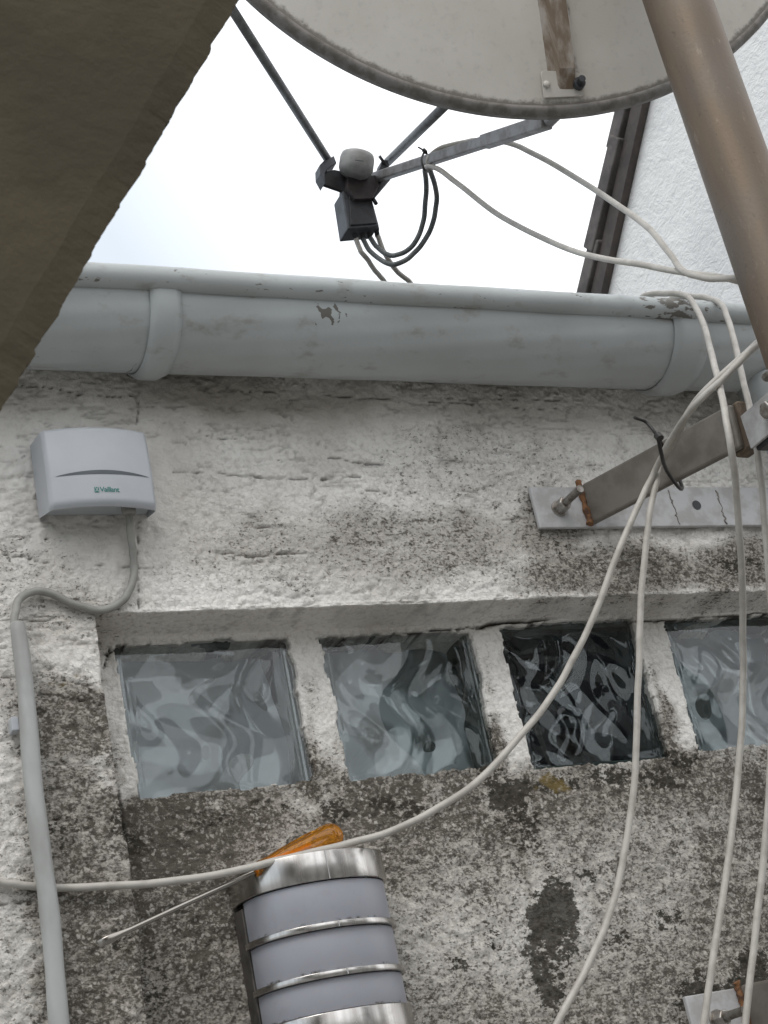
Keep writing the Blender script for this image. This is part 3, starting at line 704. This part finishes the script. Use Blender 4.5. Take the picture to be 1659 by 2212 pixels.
# ------------------------------------------------------------------ coax cables
RC = .0037
def cable(name, pts, r, mat, label, cat='cable', group=None, per=8, dark=0):
    sp_ = spline(pts, per); ph = random.random()*6
    for i in range(8, len(sp_)-1):
        sp_[i] = sp_[i] + Vector((.0004*math.sin(i*.55+ph)+.0002*math.sin(i*1.3+ph*2), 0, .0004*math.sin(i*.47+ph*3)+.0002*math.sin(i*1.1)))
    b = MB(); b.tube(sp_, r, 12); o = b.build(name, mat); tag(o, label, cat, group)
    if dark:
        o.data.materials.append(CABLED)
        for i, p_ in enumerate(o.data.polygons):
            if i < dark*per*12: p_.material_index = 1
    return o
U = lambda u, v, y: un(u, v, y=y)
V3 = Vector
conduit_x = .355
ca = [U(800,513,1.738),U(815,534,1.738),U(850,552,1.72),U(888,535,1.70),U(914,482,1.67),U(921,410,1.63),U(921,362,1.585),U(940,362,1.565),U(1000,405,1.52),U(1090,472,1.46),U(1250,545,1.36),U(1400,575,1.27),U(1500,592,1.21),U(1590,606,1.165),
      U(1650,628,1.155),U(1705,665,1.15),U(1705,700,1.15),U(1640,744,1.155),U(1580,800,1.165),U(1505,873,1.20),U(1452,945,1.27),U(1414,1020,1.325),U(1380,1090,1.335),U(1335,1195,1.345),U(1268,1365,1.37),U(1200,1490,1.39),U(1105,1613,1.40),
      U(1000,1712,1.41),U(870,1785,1.425),U(745,1825,1.450),U(605,1857,1.452),U(500,1884,1.455),U(300,1910,1.462),U(130,1918,1.4705),U(60,1914,1.4705),U(0,1905,1.468),U(-160,1880,1.466)]
cable('coax_cable', ca, RC, CABLE, 'coax cable curving low across the wall, over the lamp and behind the conduit', group='satellite coax cables', dark=6)
cb = [U(784,515,1.738),U(802,545,1.738),U(850,571,1.72),U(898,545,1.70),U(932,490,1.67),U(944,430,1.63),U(930,366,1.585),U(925,345,1.575),U(950,322,1.560),U(1000,308,1.53),U(1040,303,1.50),U(1090,307,1.47),U(1150,330,1.43),U(1300,420,1.33),U(1400,492,1.27),U(1445,545,1.24),U(1480,588,1.215),U(1530,601,1.19),U(1592,602,1.16),
      U(1660,618,1.165),U(1722,660,1.16),U(1722,695,1.16),U(1650,730,1.165),U(1590,784,1.165),U(1512,855,1.195),U(1466,935,1.265),U(1430,1000,1.325),U(1416,1050,1.33),U(1400,1140,1.335),U(1385,1300,1.35),U(1379,1480,1.365),U(1370,1690,1.385),U(1340,1890,1.40),U(1288,2050,1.41),U(1195,2225,1.42),U(1100,2420,1.43)]
cable('coax_cable', cb, RC, CABLE, 'coax cable hanging from the tied bracket arm straight down past the third glass block', group='satellite coax cables', dark=6)
cc = [U(769,515,1.738),U(780,542,1.74),U(798,566,1.75),U(815,590,1.76),U(835,615,1.77),V3((1.00,1.74,1.03)),V3((1.15,1.66,1.0)),V3((1.22,1.50,.985)),U(1388,642,1.385),U(1430,634,1.362),U(1478,638,1.335),U(1508,672,1.305),U(1535,755,1.25),U(1556,840,1.18),U(1577,950,1.155),U(1593,1080,1.20),U(1603,1250,1.26),U(1606,1430,1.32),U(1597,1650,1.35),U(1570,1880,1.36),U(1535,2110,1.37),U(1520,2225,1.38),U(1510,2400,1.39)]
cable('coax_cable', cc, RC, CABLE, 'coax cable draped over the gutter, left of its pair, crossing the bracket arm', group='satellite coax cables')
cd = [U(817,510,1.738),U(826,535,1.74),U(842,565,1.75),U(862,590,1.76),U(890,615,1.77),V3((1.05,1.74,1.03)),V3((1.2,1.66,1.0)),V3((1.27,1.50,.985)),U(1450,646,1.39),U(1500,641,1.362),U(1548,650,1.335),U(1574,692,1.30),U(1596,780,1.255),U(1618,872,1.223),U(1637,975,1.222),U(1650,1100,1.25),U(1668,1350,1.29),U(1668,1550,1.32),U(1655,1800,1.345),U(1628,2050,1.36),U(1610,2225,1.37),U(1600,2400,1.38)]
cable('coax_cable', cd, RC, CABLE, 'coax cable draped over the gutter, right of its pair, behind the clamp plate', group='satellite coax cables')

# cable ties
def tie(name, ring, tail, r, label):
    b = MB(); b.tube(spline(ring, 5), r, 8); b.tube(spline(tail, 5), r*.8, 8); h_ = tail[0]
    b.lathe(h_-Vector((0, .003, .003)), (0, .5, 1), [(0, r*2), (.007, r*2)], 8, False)
    return tag(b.build(name, TIE), label, 'cable tie')
tie('cable_tie', [U(1422,945,1.235),U(1428,975,1.248),U(1440,1015,1.285),U(1466,1052,1.31),U(1470,1040,1.36),U(1430,960,1.33),U(1419,942,1.25)], [U(1422,945,1.235),U(1412,930,1.235),U(1396,912,1.24),U(1371,902,1.235)], .0022, 'black cable tie strapping two cables to the upper bracket arm')
tie('cable_tie', [U(916,330,1.565),U(911,345,1.56),U(916,364,1.56),U(930,368,1.59),U(934,345,1.60),U(920,330,1.575)], [U(917,328,1.565),U(911,322,1.562),U(904,318,1.56)], .0015, 'small dark cable tie holding coax cables to the dish feed arm')

# ------------------------------------------------------------------ sensor box on the wall
sx0, sx1, sz0, sz1 = .3925, .5045, .709, .799
SBY = 1.433
box = empty('outdoor_sensor', ((sx0+sx1)/2, YW, sz0), 'pale grey plastic outdoor sensor box with slot and teal lettering, left on the wall', 'sensor')
def sface(x, z):
    u = (x-(sx0+sx1)/2)/((sx1-sx0)/2); t = (z-sz0)/(sz1-sz0)
    y = SBY - .010*(1-u*u) - .003*math.sin(math.pi*t)
    ed = max(0, abs(u)-.955)/.045; y += .0035*ed*ed
    eb = max(0, .07-t)/.07; y += .004*eb*eb; et = max(0, t-.96)/.04; y += .002*et*et
    return y
nu, nv = 44, 40
def shrink(x): return x
b = MB(); us = [sx0+(sx1-sx0)*k/nu for k in range(nu+1)]; vs = [sz0+(sz1-sz0)*k/nv for k in range(nv+1)]
F_ = [[Vector((x, sface(x, z), z)) for x in us] for z in vs]
b.grid(F_)
cx_ = (sx0+sx1)/2
tp = [[Vector((cx_+(x-cx_)*(1+.03*j/3), sface(x, sz1)+(YW-.001-sface(x, sz1))*j/3, sz1+.004*j/3)) for x in us] for j in range(4)]
b.grid(tp)
for sgn, xk in ((-1, 0), (1, nu)):
    rows = []
    for i, z in enumerate(vs):
        row = []
        for j in range(4):
            f_ = j/3; y = sface(us[xk], z)+(YW-.001-sface(us[xk], z))*f_
            row.append(Vector((us[xk]+sgn*.0016*f_, y, z+(.009*(1-i/nv)*1+.004*i/nv)*f_)))
        rows.append(row)
    b.grid(rows, smooth=True)
# underside: recessed 9 mm and lip
b.grid([[Vector((x, sface(x, sz0), sz0)) for x in us], [Vector((x, sface(x, sz0)+.0025, sz0+.0004)) for x in us], [Vector((x, sface(x, sz0)+.0035, sz0+.011)) for x in us], [Vector((x, YW-.001, sz0+.013)) for x in us]], smooth=False)
ob = b.build('housing', PLAST, box)
for p_ in ob.data.polygons: pass
sl = MB(); Pn, Pf = [], []
xsA, xsB = .4005, .4985; zsl = .7425
for k in range(31):
    t = k/30; x = xsA+(xsB-xsA)*t; hgt = .0042*math.sin(math.pi*t)**.8
    Pn.append(Vector((x, sface(x, zsl)-.0004, zsl-.0002))); Pf.append(Vector((x, sface(x, zsl+hgt)-.0004, zsl+hgt)))
sl.grid([Pn, Pf]); sl.build('slot', SLOTM, box)
# lettering
fc_ = bpy.data.curves.new('lettering', 'FONT'); fc_.body = 'Vaillant'; fc_.size = .0112; fc_.align_x = 'LEFT'; fc_.offset = .00012; fc_.space_character = .92
to = bpy.data.objects.new('tmp', fc_); COL.objects.link(to)
bpy.context.view_layer.update(); dg = bpy.context.evaluated_depsgraph_get()
tm = bpy.data.meshes.new_from_object(to.evaluated_get(dg)); bpy.data.objects.remove(to)
tw = max(v.co.x for v in tm.vertices)
LX, LZ = .4375, .7225; sc = .0195/tw*1.05
for v in tm.vertices:
    x = LX+.0052+v.co.x*sc; z = LZ+v.co.y*sc*1.0; v.co = Vector((x, sface(x, z)-.0005, z))
link('lettering', tm, TEAL, box)
b = MB(); q = [(LX-.0002, LZ-.0006), (LX+.0043, LZ-.0006), (LX+.0043, LZ+.0052), (LX-.0002, LZ+.0052)]
b.prism([Vector((x, sface(x, z)-.0004, z)) for x, z in q], (0, .0002, 0)); lg = b.build('emblem', TEAL, box)
b = MB()
for (x0_, z0_), (x1_, z1_) in (((.0004, .0), (.0038, .0046)), ((.0038, .0), (.0020, .0024)), ((.0004, .0046), (.0018, .0028)), ((.0026, .0040), (.0026, .0046))):
    A_ = Vector((LX+x0_, sface(LX+x0_, LZ+z0_)-.0007, LZ+z0_)); B_ = Vector((LX+x1_, sface(LX+x1_, LZ+z1_)-.0007, LZ+z1_)); b.beam(A_, B_, .0007, .0002, (B_-A_).cross(Vector((0, 1, 0))))
b.build('emblem_stroke', LOGOW, lg)
gx0 = U(280, 1110, 1.452)
b = MB(); b.lathe(gx0+Vector((0, 0, .010)), (0, 0, -1), [(0, .0075), (.009, .0075), (.011, .006)], 20); b.build('cable_gland', SENSORC, box)
cable('sensor_cable', [gx0+Vector((0, 0, .01)), U(281,1126,1.455), U(284,1170,1.463), U(290,1215,1.468), U(285,1262,1.469), U(262,1300,1.469), U(215,1318,1.469), U(160,1305,1.469), U(115,1284,1.469), U(72,1277,1.468), U(43,1295,1.466), U(32,1330,1.460), U(35,1380,1.458)], .0042, SENSORC, 'thick grey cable snaking from the sensor box into the conduit')

# conduit
cd0, cd1 = U(38, 1346, 1.456), U(130, 2212, 1.456)
cdn = cd1 + (cd1-cd0)*2.0
b = MB(); pts = [cd0, cd0+Vector((0, 0, -.002))] + [cd0.lerp(cdn, t)+Vector((.0012*math.sin(t*31), 0, 0)) for t in np.linspace(.01, 1, 50)]
b.tube(pts, [.0068]+[.0074]+[.0094]*0+[.0078+.0012*min(1, i/6)+.0004*math.sin(i*1.7) for i in range(50)], 20)
cnd = empty('conduit', cd0, 'grey plastic conduit pipe running down the left of the wall', 'pipe')
b.build('pipe', CONDUIT, cnd)
b = MB(); c_ = U(50, 1560, 1.458); b.box(c_+Vector((-.0105, .002, -.007)), c_+Vector((-.003, .016, .007))); b.build('pipe_clip', PLAST, cnd, bevel=.001)

# ------------------------------------------------------------------ wall lamp
LXc, LH, LB = .6252, .0768, 1.494       # centre, half width, where the curve starts
LF = .058                              # curve depth in front of LB
lamp = empty('wall_lamp', (LXc, YR, .15), 'steel and frosted wall lamp with a screwdriver lying on top', 'wall lamp')
def dsec(hw_, fr, back, z, n=40):
    pts = [Vector((LXc-hw_, back, z)), Vector((LXc-hw_, LB+.004, z))]
    for k in range(n+1):
        t = math.pi*k/n; pts.append(Vector((LXc-hw_*math.cos(t), LB-fr*math.sin(t), z)))
    return pts + [Vector((LXc+hw_, LB+.004, z)), Vector((LXc+hw_, back, z))]
def dsolid(hw_, fr, back, z0_, z1_, name, mat, bev=.0008):
    b = MB(); b.prism(dsec(hw_, fr, back, z0_), (0, 0, z1_-z0_)); o = b.build(name, mat, lamp, bevel=bev)
    for p_ in o.data.polygons: p_.use_smooth = abs(p_.normal.z) < .5
    return o
BK = 1.5265
dsolid(LH, LF+.004, BK, .3085, .3370, 'top_band', STEEL)
dsolid(LH, LF+.004, BK, .150, .1865, 'bottom_band', STEEL)
FH = LH-.0035
zz_ = [(.1872, .2168), (.2235, .2618), (.2685, .3078)]
for a_, b_ in zz_: dsolid(FH, LF+.001, LB+.005, a_, b_, 'frosted_panel', FROST, .0004)
for a_, b_ in ((.2172, .2231), (.2622, .2681)): dsolid(LH+.001, LF+.0055, LB+.0055, a_, b_, 'ring', STEEL, .0006)
b = MB(); b.box((LXc-LH+.002, LB+.008, .182), (LXc+LH-.002, BK, .3038)); b.build('backing', DSTEEL, lamp, bevel=.001)
b = MB(); b.box((LXc-.055, BK+.0005, .16), (LXc+.055, 1.545, .325)); b.build('mounting_plate', DSTEEL, lamp)
for z0_, z1_, pr_ in ((.3085, .3370, .0046), (.2172, .2231, .0061), (.2622, .2681, .0061)):
    b = MB(); xx_ = LXc-.006; b.box((xx_-.0004, LB-LF-pr_, z0_), (xx_+.0004, LB-LF-.003, z1_)); b.build('seam', PLATE, lamp)

# ------------------------------------------------------------------ screwdriver
tip = U(213, 2040, 1.456); butt = U(737, 1797, 1.470); ax = (butt-tip).normalized(); TL = (butt-tip).length
hs = (U(540, 1868, 1.466)-tip).length
sdv = empty('screwdriver', butt, 'screwdriver with translucent orange handle lying across the lamp top', 'screwdriver')
b = MB(); prof = [(hs, .0065), (hs+.004, .0085), (hs+.012, .009), (hs+.02, .0088)]; HL = TL-hs
a_, b2 = frame(ax); rings = []
for h_, r_ in [(0, .005), (.003, .0078), (.01, .0085), (.02, .0088), (.035, .0105), (.055, .0122), (HL-.036, .0132), (HL-.027, .0128), (HL-.019, .0136), (HL-.011, .0136), (HL-.005, .0108), (HL-.0015, .006), (HL, .0004)]:
    n_ = 48; flute = 1 if .012 < h_ < HL-.024 else 0
    rings.append([tip+ax*(hs+h_)+(a_*math.cos(2*math.pi*k/n_)+b2*math.sin(2*math.pi*k/n_))*(r_*(1-flute*.10*(.5+.5*math.cos(6*2*math.pi*k/n_))**2)) for k in range(n_)])
b.grid(rings, True); b.bm.faces.new([v for v in list(b.bm.verts)[:48]]); b.bm.faces.new([v for v in list(b.bm.verts)[-48:]])
b.build('handle', AMBER, sdv)
b = MB(); b.tube([tip+ax*(hs+.002), tip+ax*(hs+HL*.62)], .0035, 12); b.build('tang', AMBERC, sdv)
b = MB()
sv, uv = frame(ax); rows = []
for h_, w_, t_ in [(0, .0033, .0003), (.014, .0040, .0007), (.026, .0030, .0022), (.034, .0026, .0026), (hs+.002, .0026, .0026)]:
    n_ = 20; rows.append([tip+ax*h_+sv*(t_*math.cos(2*math.pi*k/n_))+uv*(w_*math.sin(2*math.pi*k/n_)) for k in range(n_)])
b.grid(rows, True); vv = list(b.bm.verts); b.bm.faces.new(vv[:20]); b.build('blade', BLADE, sdv)

# ------------------------------------------------------------------ slanting board close to the camera
e0_, e1_ = un(660, -245, y=.60), un(-190, 1210, y=.60); ed = (e1_-e0_); N_ = 260
rs = np.random.RandomState(5); nn = np.zeros(N_+1)
tt = np.linspace(0, 1, N_+1)
nn = (fbm(tt, tt*0, 26, 1, 3, 5, .62)-.5)*.0035 + (fbm(tt, tt*0, 90, 1, 13, 4, .6)-.5)*.0035
nl = (fbm(tt, tt*0, 26, 1, 3, 2, .62)-.5)*.003
perp = Vector((-ed.z, 0, ed.x)).normalized(); perp = perp if perp.x < 0 else -perp
b = MB(); R0, R1, R2, R3 = [], [], [], []
for k in range(N_+1):
    p = e0_+ed*(k/N_); o_ = perp*(-nn[k]); 
    R3.append(p+o_+Vector((0, .045, 0))+perp*.006); R0.append(p+o_+Vector((0, .0035, 0))); R1.append(p+perp*.014-perp*nl[k]); R2.append(p+perp*.45)
R4 = [p+Vector((0, .045, 0)) for p in R2]
b.grid([R3, R0, R1, R2, R4], smooth=False); b.bm.faces.new([b.bm.verts[0]] if False else [v for v in ()]) if False else None
ob = b.build('slanting_board', BOARD); tag(ob, 'dark mossy board with ragged edge slanting across the upper left, close up', 'board')

# ------------------------------------------------------------------ ground and the house across the yard (behind the viewer)
b = MB(); b.grid([[(-300, -300, -4), (300, -300, -4)], [(-300, 300, -4), (300, 300, -4)]]); tag(b.build('ground', GROUND), kind='structure')
opp = empty('opposite_house', (0, -8, -4), 'plain grey rendered house across the yard, behind the viewer', 'house')
b = MB(); b.box((-9, -11, -4), (12, -8, 2.7)); b.build('wall', FACADE, opp)
b = MB(); b.box((6.7, -10, 2.705), (8.8, -8.2, 8.5)); b.build('reflected_dark_block', DARKREFL, opp)  # unseen dark block, added so the third glass block reflects something dark
for x in (-4, -1.5, 1, 3.5, 6):
    b = MB(); b.box((x-.5, -8.01, -.9), (x+.5, -7.98, .4)); w_ = b.build('window', DARKGL, opp)
    b = MB(); b.box((x-.56, -8.0, -.97), (x+.56, -7.95, -.9)); b.build('sill', PLATE, w_)
